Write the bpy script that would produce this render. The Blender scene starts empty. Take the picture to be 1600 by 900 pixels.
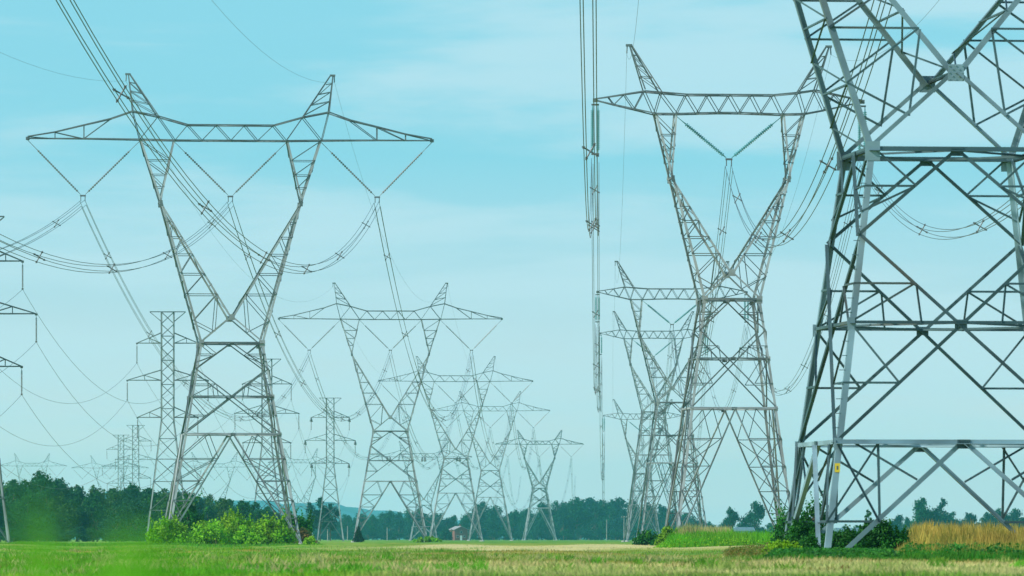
import bpy, math, random
import numpy as np
from mathutils import Vector
random.seed(7); RNG = np.random.default_rng(7)
S = bpy.context.scene
COL = S.collection

# ------------------------------------------------------------------ camera, sky, sun, exposure
F, HY, HC = 10300.0, 842.0, 0.6        # focal length in photo pixels, horizon row, lens height (m)
cam = bpy.data.cameras.new('camera'); camo = bpy.data.objects.new('camera', cam); COL.objects.link(camo)
camo.location = (0, 0, HC); camo.rotation_euler = (math.radians(90), 0, 0)
cam.sensor_width = 36; cam.lens = F/1600*36; cam.shift_y = (HY-450)/1600
cam.clip_start = 0.5; cam.clip_end = 60000
cam.dof.use_dof = True; cam.dof.focus_distance = 420; cam.dof.aperture_fstop = 5.6
S.camera = camo

W = bpy.data.worlds.new("World"); S.world = W; W.use_nodes = True
nt = W.node_tree; nt.nodes.clear()
def N(t, kind, **kw):
    n = t.nodes.new(kind)
    for k, v in kw.items(): setattr(n, k, v)
    return n
SUN_DIR = Vector((-0.82, -0.40, 0.66)).normalized()
out = N(nt, 'ShaderNodeOutputWorld'); bg = N(nt, 'ShaderNodeBackground'); bg.inputs[1].default_value = 0.10
sky = N(nt, 'ShaderNodeTexSky', sky_type='NISHITA', sun_disc=False)
sky.sun_elevation = math.asin(SUN_DIR.z); sky.sun_rotation = math.atan2(SUN_DIR.x, SUN_DIR.y)
sky.air_density = 1.6; sky.dust_density = 0.4; sky.ozone_density = 3.0
tint = N(nt, 'ShaderNodeMix', data_type='RGBA', blend_type='MULTIPLY'); tint.inputs[0].default_value = 1
tint.inputs[7].default_value = (0.55, 1.05, 1.35, 1)
nt.links.new(sky.outputs[0], tint.inputs[6])
tc = N(nt, 'ShaderNodeTexCoord'); mp = N(nt, 'ShaderNodeMapping')
mp.inputs['Scale'].default_value = (9, 9, 62)
mp.inputs['Rotation'].default_value = (0, math.radians(1.2), 0)
nt.links.new(tc.outputs['Generated'], mp.inputs[0])
nz = N(nt, 'ShaderNodeTexNoise'); nz.inputs['Scale'].default_value = 1.0; nz.inputs['Detail'].default_value = 8; nz.inputs['Roughness'].default_value = 0.56; nz.inputs['Distortion'].default_value = 0.25
nt.links.new(mp.outputs[0], nz.inputs[0])
cr = N(nt, 'ShaderNodeMapRange'); cr.inputs[1].default_value = 0.40; cr.inputs[2].default_value = 0.62; cr.interpolation_type = 'SMOOTHERSTEP'
nt.links.new(nz.outputs[0], cr.inputs[0])
# a thin high veil low over the horizon, cloud bands over it
sx = N(nt, 'ShaderNodeSeparateXYZ'); nt.links.new(tc.outputs['Generated'], sx.inputs[0])
ve = N(nt, 'ShaderNodeMapRange'); ve.inputs[1].default_value = 0.05; ve.inputs[2].default_value = 0.45; ve.inputs[3].default_value = 0.8; ve.inputs[4].default_value = 0.25
nt.links.new(sx.outputs[2], ve.inputs[0])
vm = N(nt, 'ShaderNodeMix', data_type='RGBA')
lowc = N(nt, 'ShaderNodeMix', data_type='RGBA'); lowc.inputs[6].default_value = (8.4, 8.4, 9.1, 1); lowc.inputs[7].default_value = (2.6, 6.5, 8.4, 1)
lo = N(nt, 'ShaderNodeMapRange'); lo.inputs[1].default_value = 0.012; lo.inputs[2].default_value = 0.058; nt.links.new(sx.outputs[2], lo.inputs[0])
nt.links.new(lo.outputs[0], lowc.inputs[0]); nt.links.new(lowc.outputs[2], vm.inputs[7])
nt.links.new(ve.outputs[0], vm.inputs[0]); nt.links.new(tint.outputs[2], vm.inputs[6])
cl = N(nt, 'ShaderNodeMix', data_type='RGBA'); cl.inputs[7].default_value = (5.7, 7.7, 8.5, 1)
mm = N(nt, 'ShaderNodeMath', operation='MULTIPLY'); mm.inputs[1].default_value = 0.62
nt.links.new(cr.outputs[0], mm.inputs[0]); nt.links.new(mm.outputs[0], cl.inputs[0])
nt.links.new(vm.outputs[2], cl.inputs[6]); nt.links.new(cl.outputs[2], bg.inputs[0]); nt.links.new(bg.outputs[0], out.inputs[0])

sl = bpy.data.lights.new('sun', 'SUN'); sl.energy = 4.6; sl.angle = math.radians(1.5); sl.color = (1, 0.95, 0.86)
so = bpy.data.objects.new('sun', sl); COL.objects.link(so); so.rotation_euler = SUN_DIR.to_track_quat('Z', 'Y').to_euler()
S.view_settings.view_transform = 'Standard'; S.view_settings.look = 'None'; S.view_settings.gamma = 1
S.view_settings.use_curve_mapping = False; S.view_settings.exposure = 0.1
S.cycles.volume_step_rate = 1.0; S.cycles.max_bounces = 6; S.cycles.volume_bounces = 1; S.cycles.transparent_max_bounces = 16

def pt(px, py, D):
    """a measured spot on the photograph at distance D, as a point of the place (metres)"""
    return Vector(((px-800)/F*D, D, HC+(HY-py)/F*D))

# ------------------------------------------------------------------ materials
def mat(name, base, rough=0.7, metal=0.0, var=0.25, scale=3.0, second=None, second_amt=0.5, thr=(0.5, 0.7), trans=0.0, objrand=0.0, coord='Object', spec=0.5, bump=0.0):
    m = bpy.data.materials.new(name); m.use_nodes = True; t = m.node_tree; t.nodes.clear()
    o = N(t, 'ShaderNodeOutputMaterial'); b = N(t, 'ShaderNodeBsdfPrincipled')
    b.inputs['Roughness'].default_value = rough; b.inputs['Metallic'].default_value = metal
    b.inputs['Specular IOR Level'].default_value = spec
    c = N(t, 'ShaderNodeTexCoord'); n1 = N(t, 'ShaderNodeTexNoise'); n1.inputs['Scale'].default_value = scale; n1.inputs['Detail'].default_value = 5
    t.links.new(c.outputs[coord], n1.inputs[0])
    lo = tuple(x*(1-var) for x in base)+(1,); hi = tuple(min(1, x*(1+var)) for x in base)+(1,)
    mr = N(t, 'ShaderNodeMapRange'); mr.inputs[1].default_value = 0.35; mr.inputs[2].default_value = 0.65
    t.links.new(n1.outputs[0], mr.inputs[0])
    mx = N(t, 'ShaderNodeMix', data_type='RGBA'); mx.inputs[6].default_value = lo; mx.inputs[7].default_value = hi
    t.links.new(mr.outputs[0], mx.inputs[0]); res = mx.outputs[2]
    if second:
        n2 = N(t, 'ShaderNodeTexNoise'); n2.inputs['Scale'].default_value = scale*0.37; n2.inputs['Detail'].default_value = 3
        mpn = N(t, 'ShaderNodeMapping'); mpn.inputs['Location'].default_value = (31, 7, 3)
        t.links.new(c.outputs[coord], mpn.inputs[0]); t.links.new(mpn.outputs[0], n2.inputs[0])
        r2 = N(t, 'ShaderNodeMapRange'); r2.inputs[1].default_value = thr[0]; r2.inputs[2].default_value = thr[1]; r2.inputs[4].default_value = second_amt
        t.links.new(n2.outputs[0], r2.inputs[0])
        m2 = N(t, 'ShaderNodeMix', data_type='RGBA'); m2.inputs[7].default_value = tuple(second)+(1,)
        t.links.new(r2.outputs[0], m2.inputs[0]); t.links.new(res, m2.inputs[6]); res = m2.outputs[2]
    if objrand:
        oi = N(t, 'ShaderNodeObjectInfo'); r3 = N(t, 'ShaderNodeMapRange'); r3.inputs[3].default_value = 1-objrand; r3.inputs[4].default_value = 1+objrand
        t.links.new(oi.outputs['Random'], r3.inputs[0])
        hs = N(t, 'ShaderNodeHueSaturation'); t.links.new(r3.outputs[0], hs.inputs['Value']); t.links.new(res, hs.inputs['Color']); res = hs.outputs[0]
        if name.startswith(('wood', 'far')):
            q3 = N(t, 'ShaderNodeMath', operation='MULTIPLY_ADD'); q3.inputs[1].default_value = -0.11; q3.inputs[2].default_value = 0.53; t.links.new(oi.outputs['Random'], q3.inputs[0]); t.links.new(q3.outputs[0], hs.inputs['Hue'])
    t.links.new(res, b.inputs['Base Color'])
    sh = b.outputs[0]
    if trans:
        tr = N(t, 'ShaderNodeBsdfTranslucent'); t.links.new(res, tr.inputs[0])
        ms = N(t, 'ShaderNodeMixShader'); ms.inputs[0].default_value = trans
        t.links.new(sh, ms.inputs[1]); t.links.new(tr.outputs[0], ms.inputs[2]); sh = ms.outputs[0]
    t.links.new(sh, o.inputs[0])
    return m

M = {}
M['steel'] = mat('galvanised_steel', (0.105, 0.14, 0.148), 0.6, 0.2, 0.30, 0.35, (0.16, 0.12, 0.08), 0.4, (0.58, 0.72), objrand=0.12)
M['steel_leg'] = mat('sunlit_galvanised_steel', (0.285, 0.325, 0.335), 0.6, 0.1, 0.30, 0.35, (0.19, 0.16, 0.12), 0.35, (0.60, 0.74), objrand=0.12)  # paler copy of the bracing steel: sunlit brightness put into the colour
M['steel_near'] = mat('shaded_weathered_steel', (0.05, 0.10, 0.11), 0.55, 0.25, 0.28, 0.6, (0.13, 0.10, 0.06), 0.5, (0.56, 0.70), objrand=0.06)  # dark teal of the shaded members put into the base colour
M['steel_near_leg'] = mat('sunlit_weathered_steel', (0.20, 0.31, 0.35), 0.55, 0.25, 0.28, 0.6, (0.15, 0.115, 0.07), 0.55, (0.56, 0.70), objrand=0.25)  # lighter copy for members that look sunlit; the light is in the colour
M['steel_dark'] = mat('dark_steel', (0.13, 0.15, 0.16), 0.6, 0.3, 0.2, 1.0)
M['wire'] = mat('aluminium_wire', (0.07, 0.095, 0.105), 0.5, 0.4, 0.1, 0.5)
M['glass_disc'] = mat('green_glass_insulator', (0.08, 0.27, 0.29), 0.2, 0.0, 0.15, 2.0)
M['porcelain'] = mat('grey_porcelain', (0.17, 0.18, 0.18), 0.35, 0.0, 0.1, 2.0)
M['concrete'] = mat('concrete', (0.38, 0.37, 0.34), 0.9, 0, 0.15, 4)
M['yellow'] = mat('yellow_sign_paint', (0.75, 0.55, 0.03), 0.5, 0, 0.05, 4)
M['bark'] = mat('bark', (0.12, 0.09, 0.065), 0.9, 0, 0.25, 3)
M['leaf_wood'] = mat('wood_foliage', (0.010, 0.085, 0.026), 0.65, 0, 0.45, 0.35, (0.012, 0.10, 0.022), 0.7, (0.45, 0.65), 0.25, 0.30, spec=0.2)
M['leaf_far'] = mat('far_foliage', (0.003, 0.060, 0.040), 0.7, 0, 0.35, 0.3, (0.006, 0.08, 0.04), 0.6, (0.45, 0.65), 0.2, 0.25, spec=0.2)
M['leaf_bright'] = mat('bright_shrub_foliage', (0.17, 0.44, 0.006), 0.6, 0, 0.45, 0.9, (0.27, 0.45, 0.012), 0.7, (0.45, 0.65), 0.35, 0.15, spec=0.25)
M['leaf_rust'] = mat('rusty_shrub_foliage', (0.10, 0.17, 0.02), 0.6, 0, 0.35, 1.0, (0.22, 0.12, 0.03), 0.8, (0.42, 0.6), 0.35, 0.1, spec=0.25)
M['leaf_dark'] = mat('deep_shrub_foliage', (0.022, 0.15, 0.012), 0.6, 0, 0.45, 1.1, (0.07, 0.26, 0.015), 0.7, (0.5, 0.65), 0.3, 0.12, spec=0.25)
M['leaf_conifer'] = mat('conifer_foliage', (0.018, 0.06, 0.03), 0.7, 0, 0.3, 1.5, spec=0.2)
M['grass_green'] = mat('green_grass', (0.09, 0.32, 0.012), 0.7, 0, 0.35, 0.35, (0.16, 0.25, 0.03), 0.7, (0.45, 0.6), 0.4, spec=0.2)
M['grass_deep'] = mat('deep_green_grass', (0.035, 0.22, 0.012), 0.7, 0, 0.4, 0.5, (0.09, 0.26, 0.02), 0.7, (0.48, 0.62), 0.4, spec=0.2)
M['grass_lush'] = mat('lush_grass', (0.10, 0.38, 0.01), 0.7, 0, 0.3, 0.3, (0.26, 0.36, 0.04), 0.7, (0.5, 0.64), 0.45, spec=0.2)
M['grass_gold'] = mat('golden_grass', (0.54, 0.39, 0.08), 0.8, 0, 0.35, 0.8, (0.18, 0.24, 0.03), 0.7, (0.50, 0.64), 0.4, spec=0.2)
M['grass_reed'] = mat('pale_reeds', (0.46, 0.42, 0.17), 0.8, 0, 0.25, 0.4, (0.22, 0.36, 0.05), 0.75, (0.46, 0.60), 0.4, spec=0.2)
M['grass_blue'] = mat('fresh_grass', (0.22, 0.62, 0.03), 0.7, 0, 0.25, 2, trans=0.5, spec=0.2)
M['brick'] = mat('red_brick', (0.20, 0.075, 0.06), 0.85, 0, 0.15, 2)
M['roof'] = mat('grey_shingles', (0.27, 0.26, 0.26), 0.8, 0, 0.1, 2)
M['pane'] = mat('window_pane', (0.03, 0.04, 0.05), 0.1, 0, 0.05, 1)
M['white'] = mat('white_paint', (0.75, 0.76, 0.74), 0.5, 0, 0.05, 1)
M['shed_wall'] = mat('blue_grey_cladding', (0.09, 0.18, 0.22), 0.7, 0, 0.08, 1)
M['shed_roof'] = mat('weathered_tin', (0.13, 0.21, 0.25), 0.6, 0.2, 0.1, 1)
M['pole_wood'] = mat('grey_pole_wood', (0.30, 0.29, 0.27), 0.9, 0, 0.15, 3)
M['hill'] = mat('wooded_hill', (0.02, 0.09, 0.13), 0.9, 0, 0.3, 0.01)  # blue of the distant haze mixed into the base colour

def field_material():
    m = bpy.data.materials.new('hay_field'); m.use_nodes = True; t = m.node_tree; t.nodes.clear()
    o = N(t, 'ShaderNodeOutputMaterial'); b = N(t, 'ShaderNodeBsdfPrincipled'); b.inputs['Roughness'].default_value = 0.9; b.inputs['Specular IOR Level'].default_value = 0.1
    g = N(t, 'ShaderNodeNewGeometry'); sp = N(t, 'ShaderNodeSeparateXYZ'); t.links.new(g.outputs['Position'], sp.inputs[0])
    # mown swaths: the field's own straw and green bands, running across, with ragged edges
    mp = N(t, 'ShaderNodeMapping'); mp.inputs['Scale'].default_value = (0.11, 0.02, 0); t.links.new(g.outputs['Position'], mp.inputs[0])
    n = N(t, 'ShaderNodeTexNoise'); n.inputs['Scale'].default_value = 1; n.inputs['Detail'].default_value = 6; n.inputs['Roughness'].default_value = 0.6
    t.links.new(mp.outputs[0], n.inputs[0])
    def math_(op, a, b_):
        x = N(t, 'ShaderNodeMath', operation=op)
        for i, v in enumerate((a, b_)):
            if isinstance(v, (int, float)): x.inputs[i].default_value = v
            else: t.links.new(v, x.inputs[i])
        return x.outputs[0]
    wob = math_('SUBTRACT', n.outputs[0], 0.5)
    yy = math_('MULTIPLY', sp.outputs[1], math_('ADD', math_('MULTIPLY', wob, 0.45), 1.0))
    yn = math_('DIVIDE', yy, 1000)
    r = N(t, 'ShaderNodeValToRGB'); t.links.new(yn, r.inputs[0]); e = r.color_ramp.elements
    G, G2, ST, RU, ST2 = (0.07, 0.25, 0.008, 1), (0.27, 0.33, 0.03, 1), (0.74, 0.60, 0.28, 1), (0.36, 0.23, 0.06, 1), (0.56, 0.54, 0.23, 1)
    DK = (0.07, 0.20, 0.008, 1)
    e[0].position = 0.0; e[0].color = G; e[1].position = 1.0; e[1].color = G
    for p, c in ((0.100, G), (0.108, ST2), (0.136, ST), (0.140, RU), (0.150, DK), (0.158, G), (0.168, G2), (0.178, ST), (0.194, G2), (0.215, DK), (0.235, G2), (0.262, RU), (0.285, G), (0.34, G2), (0.40, ST), (0.55, ST), (0.60, G2)):
        x = e.new(p); x.color = c
    # the left part stays green
    lf = N(t, 'ShaderNodeMapRange'); lf.inputs[1].default_value = -0.032; lf.inputs[2].default_value = -0.012
    rel = math_('ADD', math_('DIVIDE', sp.outputs[0], sp.outputs[1]), math_('MULTIPLY', wob, 0.03)); t.links.new(rel, lf.inputs[0])
    n3 = N(t, 'ShaderNodeTexNoise'); n3.inputs['Scale'].default_value = 1; n3.inputs['Detail'].default_value = 5
    mp3 = N(t, 'ShaderNodeMapping'); mp3.inputs['Scale'].default_value = (0.35, 0.05, 0); t.links.new(g.outputs['Position'], mp3.inputs[0]); t.links.new(mp3.outputs[0], n3.inputs[0])
    lr = N(t, 'ShaderNodeValToRGB'); t.links.new(n3.outputs[0], lr.inputs[0]); q = lr.color_ramp.elements
    q[0].position = 0.36; q[0].color = (0.05, 0.24, 0.005, 1); q[1].position = 0.66; q[1].color = (0.42, 0.26, 0.06, 1)
    x = q.new(0.55); x.color = (0.20, 0.42, 0.012, 1)
    mx = N(t, 'ShaderNodeMix', data_type='RGBA'); t.links.new(lf.outputs[0], mx.inputs[0]); t.links.new(lr.outputs[0], mx.inputs[6]); t.links.new(r.outputs[0], mx.inputs[7])
    n5 = N(t, 'ShaderNodeTexNoise'); n5.inputs['Scale'].default_value = 1; n5.inputs['Detail'].default_value = 6; n5.inputs['Roughness'].default_value = 0.7
    mp5 = N(t, 'ShaderNodeMapping'); mp5.inputs['Scale'].default_value = (0.22, 0.09, 0); mp5.inputs['Location'].default_value = (5, 9, 0); t.links.new(g.outputs['Position'], mp5.inputs[0]); t.links.new(mp5.outputs[0], n5.inputs[0])
    pr = N(t, 'ShaderNodeValToRGB'); t.links.new(n5.outputs[0], pr.inputs[0]); w5 = pr.color_ramp.elements
    w5[0].position = 0.36; w5[0].color = (0.03, 0.12, 0.005, 1); w5[1].position = 0.66; w5[1].color = (0.34, 0.19, 0.08, 1); w5.new(0.46).color = (0.10, 0.26, 0.01, 1); w5.new(0.56).color = (0.40, 0.40, 0.14, 1)
    mq = N(t, 'ShaderNodeMix', data_type='RGBA'); mq.inputs[0].default_value = 0.34; t.links.new(mx.outputs[2], mq.inputs[6]); t.links.new(pr.outputs[0], mq.inputs[7])
    n4 = N(t, 'ShaderNodeTexNoise'); n4.inputs['Scale'].default_value = 3.0; n4.inputs['Detail'].default_value = 4
    t.links.new(g.outputs['Position'], n4.inputs[0])
    r4 = N(t, 'ShaderNodeMapRange'); r4.inputs[1].default_value = 0.3; r4.inputs[2].default_value = 0.7; r4.inputs[3].default_value = 0.7; r4.inputs[4].default_value = 1.3
    t.links.new(n4.outputs[0], r4.inputs[0])
    hs = N(t, 'ShaderNodeHueSaturation'); t.links.new(mq.outputs[2], hs.inputs['Color']); t.links.new(r4.outputs[0], hs.inputs['Value'])
    t.links.new(hs.outputs[0], b.inputs['Base Color'])
    tr = N(t, 'ShaderNodeBsdfTranslucent'); t.links.new(hs.outputs[0], tr.inputs[0])
    ms = N(t, 'ShaderNodeMixShader'); ms.inputs[0].default_value = 0.25; t.links.new(b.outputs[0], ms.inputs[1]); t.links.new(tr.outputs[0], ms.inputs[2])
    t.links.new(ms.outputs[0], o.inputs[0]); return m
M['field'] = field_material()

# ------------------------------------------------------------------ mesh helpers
class MB:
    def __init__(s): s.v = []; s.f = []
    def add(s, vs, fs):
        k = len(s.v); s.v += [tuple(p) for p in vs]; s.f += [tuple(i+k for i in f) for f in fs]
    def angle(s, p, q, w, a=None, b=None):
        """an L-section steel angle from p to q; a, b: directions of its two flanges"""
        p = Vector(p); q = Vector(q); d = (q-p)
        if d.length < 1e-4: return
        d.normalize()
        if a is None:
            a = Vector((0, 0, 1)) if abs(d.z) < 0.9 else Vector((1, 0, 0))
            a = Vector(a)
        a = Vector(a); a = a-d*a.dot(d)
        if a.length < 1e-4: a = d.orthogonal()
        a.normalize()
        bb = d.cross(a)
        if b is not None and Vector(b).dot(bb) < 0: bb = -bb
        t = w*0.16
        prof = [(0, 0), (w, 0), (w, t), (t, t), (t, w), (0, w)]
        vs = [p+a*x+bb*y for x, y in prof]+[q+a*x+bb*y for x, y in prof]
        fs = [(i, (i+1) % 6, (i+1) % 6+6, i+6) for i in range(6)]+[(5, 4, 3, 2, 1, 0), (6, 7, 8, 9, 10, 11)]
        s.add(vs, fs)
    def box(s, c, sx, sy, sz):
        c = Vector(c); v = [c+Vector((x*sx/2, y*sy/2, z*sz/2)) for x in (-1, 1) for y in (-1, 1) for z in (-1, 1)]
        s.add(v, [(0, 1, 3, 2), (4, 6, 7, 5), (0, 4, 5, 1), (2, 3, 7, 6), (0, 2, 6, 4), (1, 5, 7, 3)])
    def tube(s, pts, rad, n=6, cap=True):
        """pts: points; rad: radius or list of radii"""
        pts = [Vector(p) for p in pts]; m = len(pts)
        if not hasattr(rad, '__len__'): rad = [rad]*m
        vs = []
        for i, p in enumerate(pts):
            d = (pts[min(i+1, m-1)]-pts[max(i-1, 0)]).normalized()
            a = d.cross(Vector((0, 0, 1)));
            if a.length < 0.05: a = d.cross(Vector((1, 0, 0)))
            a.normalize(); b = d.cross(a)
            vs += [p+(a*math.cos(k*2*math.pi/n)+b*math.sin(k*2*math.pi/n))*rad[i] for k in range(n)]
        fs = [(i*n+k, i*n+(k+1) % n, (i+1)*n+(k+1) % n, (i+1)*n+k) for i in range(m-1) for k in range(n)]
        if cap: fs += [tuple(range(n))[::-1], tuple(range((m-1)*n, m*n))]
        s.add(vs, fs)
    def string(s, p, q, r, n=18, sides=8):
        """insulator string of discs between p and q"""
        p = Vector(p); q = Vector(q); pts = []; rad = []
        pts.append(p); rad.append(r*0.2); a, b = 0.10, 0.94
        for i in range(n):
            f = a+(b-a)*i/n; g = (b-a)/n
            for df, rr in ((0.05, 0.35), (0.35, 1.0), (0.7, 0.95), (0.8, 0.35)):
                pts.append(p.lerp(q, f+g*df)); rad.append(r*rr)
        pts.append(q); rad.append(r*0.2)
        d = (q-p).normalized(); A = d.orthogonal().normalized(); B = d.cross(A); vs = []; m = len(pts)
        for pp, rr in zip(pts, rad): vs += [pp+(A*math.cos(k*2*math.pi/sides)+B*math.sin(k*2*math.pi/sides))*rr for k in range(sides)]
        s.add(vs, [(i*sides+k, i*sides+(k+1) % sides, (i+1)*sides+(k+1) % sides, (i+1)*sides+k) for i in range(m-1) for k in range(sides)])
    def build(s, name, material, parent=None):
        me = bpy.data.meshes.new(name); me.from_pydata(s.v, [], s.f); me.materials.append(material); me.update()
        o = bpy.data.objects.new(name, me); COL.objects.link(o)
        if parent is not None: o.parent = parent
        return o
def quads(name, V, material, parent=None, smooth=False):
    """V: (n,k,3) array of n faces of k corners (k 3 or 4)"""
    n, k = V.shape[:2]; me = bpy.data.meshes.new(name)
    me.vertices.add(n*k); me.vertices.foreach_set('co', V.reshape(-1).astype(np.float32))
    me.loops.add(n*k); me.loops.foreach_set('vertex_index', np.arange(n*k, dtype=np.int32))
    me.polygons.add(n); me.polygons.foreach_set('loop_start', np.arange(0, n*k, k, dtype=np.int32)); me.polygons.foreach_set('loop_total', np.full(n, k, dtype=np.int32))
    me.update(calc_edges=True); me.materials.append(material)
    o = bpy.data.objects.new(name, me); COL.objects.link(o)
    if parent is not None: o.parent = parent
    return o
def tag(o, label=None, cat=None, group=None, kind=None):
    if label: o['label'] = label
    if cat: o['category'] = cat
    if group: o['group'] = group
    if kind: o['kind'] = kind
    return o
def thing(name, label, cat, loc=(0, 0, 0), rz=0, group=None):
    o = bpy.data.objects.new(name, None); COL.objects.link(o); o.location = loc; o.rotation_euler = (0, 0, rz); o.empty_display_size = 0.1
    return tag(o, label, cat, group)

# ------------------------------------------------------------------ ground and hills
def ground_z(x, y):
    """gentle roll of the field and the low bank on the right"""
    z = 0.05*np.sin(x*0.11+y*0.013)+0.04*np.sin(y*0.05+x*0.03)
    u = x/np.maximum(y, 1.0)
    z = z+0.32*np.clip((u-0.026)/0.02, 0, 1)*np.exp(-((y-330)/130.0)**2)+0.10*np.sin(x*0.5+1)*np.sin(y*0.031)*np.clip((y-150)/100, 0, 1)
    fade = np.clip((y-60)/60, 0, 1)*np.clip((1450-y)/300, 0, 1)
    return z*fade
def make_ground():
    ys = np.concatenate([[-400, -100, 0, 40], np.arange(60, 420, 3.0), np.arange(420, 1500, 20), [1700, 2200, 3000, 5000, 9000, 13000]])
    us = np.concatenate([[-9, -3, -1, -0.3], np.linspace(-0.12, 0.12, 81), [0.3, 1, 3, 9]])
    vs = []; fs = []; nu = len(us)
    for y in ys:
        for u in us:
            x = u*max(abs(y), 300) if abs(u) > 0.15 else u*max(y, 100)
            vs.append((x, y, float(ground_z(x, y)) if abs(u) < 0.15 and y < 1400 else 0.0))
    for i in range(len(ys)-1):
        for j in range(nu-1): fs.append((i*nu+j, i*nu+j+1, (i+1)*nu+j+1, (i+1)*nu+j))
    b = MB(); b.add(vs, fs); o = b.build('ground', M['field']); tag(o, kind='structure')
    for p in o.data.polygons: p.use_smooth = True
make_ground()
def hills():
    prof = [(-900, 800), (-200, 800), (40, 790), (90, 772), (150, 766), (210, 771), (260, 778), (330, 784), (400, 784), (480, 787), (540, 793), (600, 802), (680, 812), (820, 822), (1000, 826), (1250, 829), (1700, 826), (2600, 830)]
    b = MB(); D = 9000; n = 160; xs = np.linspace(-900, 2600, n); px = [p[0] for p in prof]; py = [p[1] for p in prof]
    rows = []
    for k, (dd, h) in enumerate(((0, 0.0), (300, 0.45), (700, 0.85), (1100, 1.0), (1700, 0.6), (2500, 0.0))):
        for x in xs:
            y = np.interp(x, px, py); top = HC+(HY-y)/F*(D+1100); nz_ = 1+0.05*math.sin(x*0.05+k)+0.03*math.sin(x*0.17+2*k)
            b.v.append(((x-800)/F*D, D+dd, top*h*nz_-(2 if h == 0 else 0)))
    for k in range(5):
        for i in range(n-1): b.f.append((k*n+i, k*n+i+1, (k+1)*n+i+1, (k+1)*n+i))
    o = b.build('hills', M['hill']); tag(o, kind='structure')
hills()

# ------------------------------------------------------------------ pylons
PX = 620/F      # metres per photo pixel at the nearest wide-armed pylon
TYPE_A = dict(  # half widths and heights in metres above the ground
    wg=105*PX, ww=49*PX, zb=172*PX, zx=231*PX, zc=273*PX, zw=314*PX, zV=355*PX, zp=533*PX, xp=110*PX, za=632*PX, xo=142*PX, xi=87*PX,
    dp=1.7, da=1.0,
    bot=[(-316, 633), (-274, 633), (-229, 633), (-142, 632), (-87, 631), (-45, 631), (0, 631), (42, 631), (87, 631), (142, 632), (229, 633), (274, 633), (316, 633)],
    top=[(-316, 636), (-274, 643), (-229, 654), (-187, 664), (-153, 676), (-113, 668), (-67, 655), (-22, 655), (22, 655), (67, 655), (113, 668), (153, 676), (187, 664), (229, 654), (274, 643), (316, 636)],
    peak=(160, 735, 153, 113), scale=PX, vstr=((-316, -142, -230), (-87, 87, 0), (142, 316, 230)), vdrop=545, drop=None)
PC = 521/F/1.0
TYPE_C = dict(
    wg=95*PC, ww=44.5*PC, zb=214*PC, zx=292*PC, zc=335*PC, zw=384*PC, zV=426*PC, zp=573*PC, xp=92*PC, za=674*PC, xo=118*PC, xi=83*PC,
    dp=1.4, da=0.9,
    bot=[(-210, 695), (-181, 688), (-149, 681), (-118, 674), (-83, 674), (-50, 675), (-17, 676), (16, 676), (49, 675), (83, 674), (118, 675), (149, 681), (181, 688), (210, 695)],
    top=[(-210, 697), (-190, 700), (-165, 704), (-134, 709), (-108, 707), (-68, 704), (-34, 704), (0, 704), (34, 704), (68, 704), (108, 708), (134, 712), (165, 706), (190, 701), (210, 697)],
    peak=(157, 782, 134, 108), scale=PC, vstr=((-83, 83, 0),), vdrop=605, drop=(210, 612))

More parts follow.
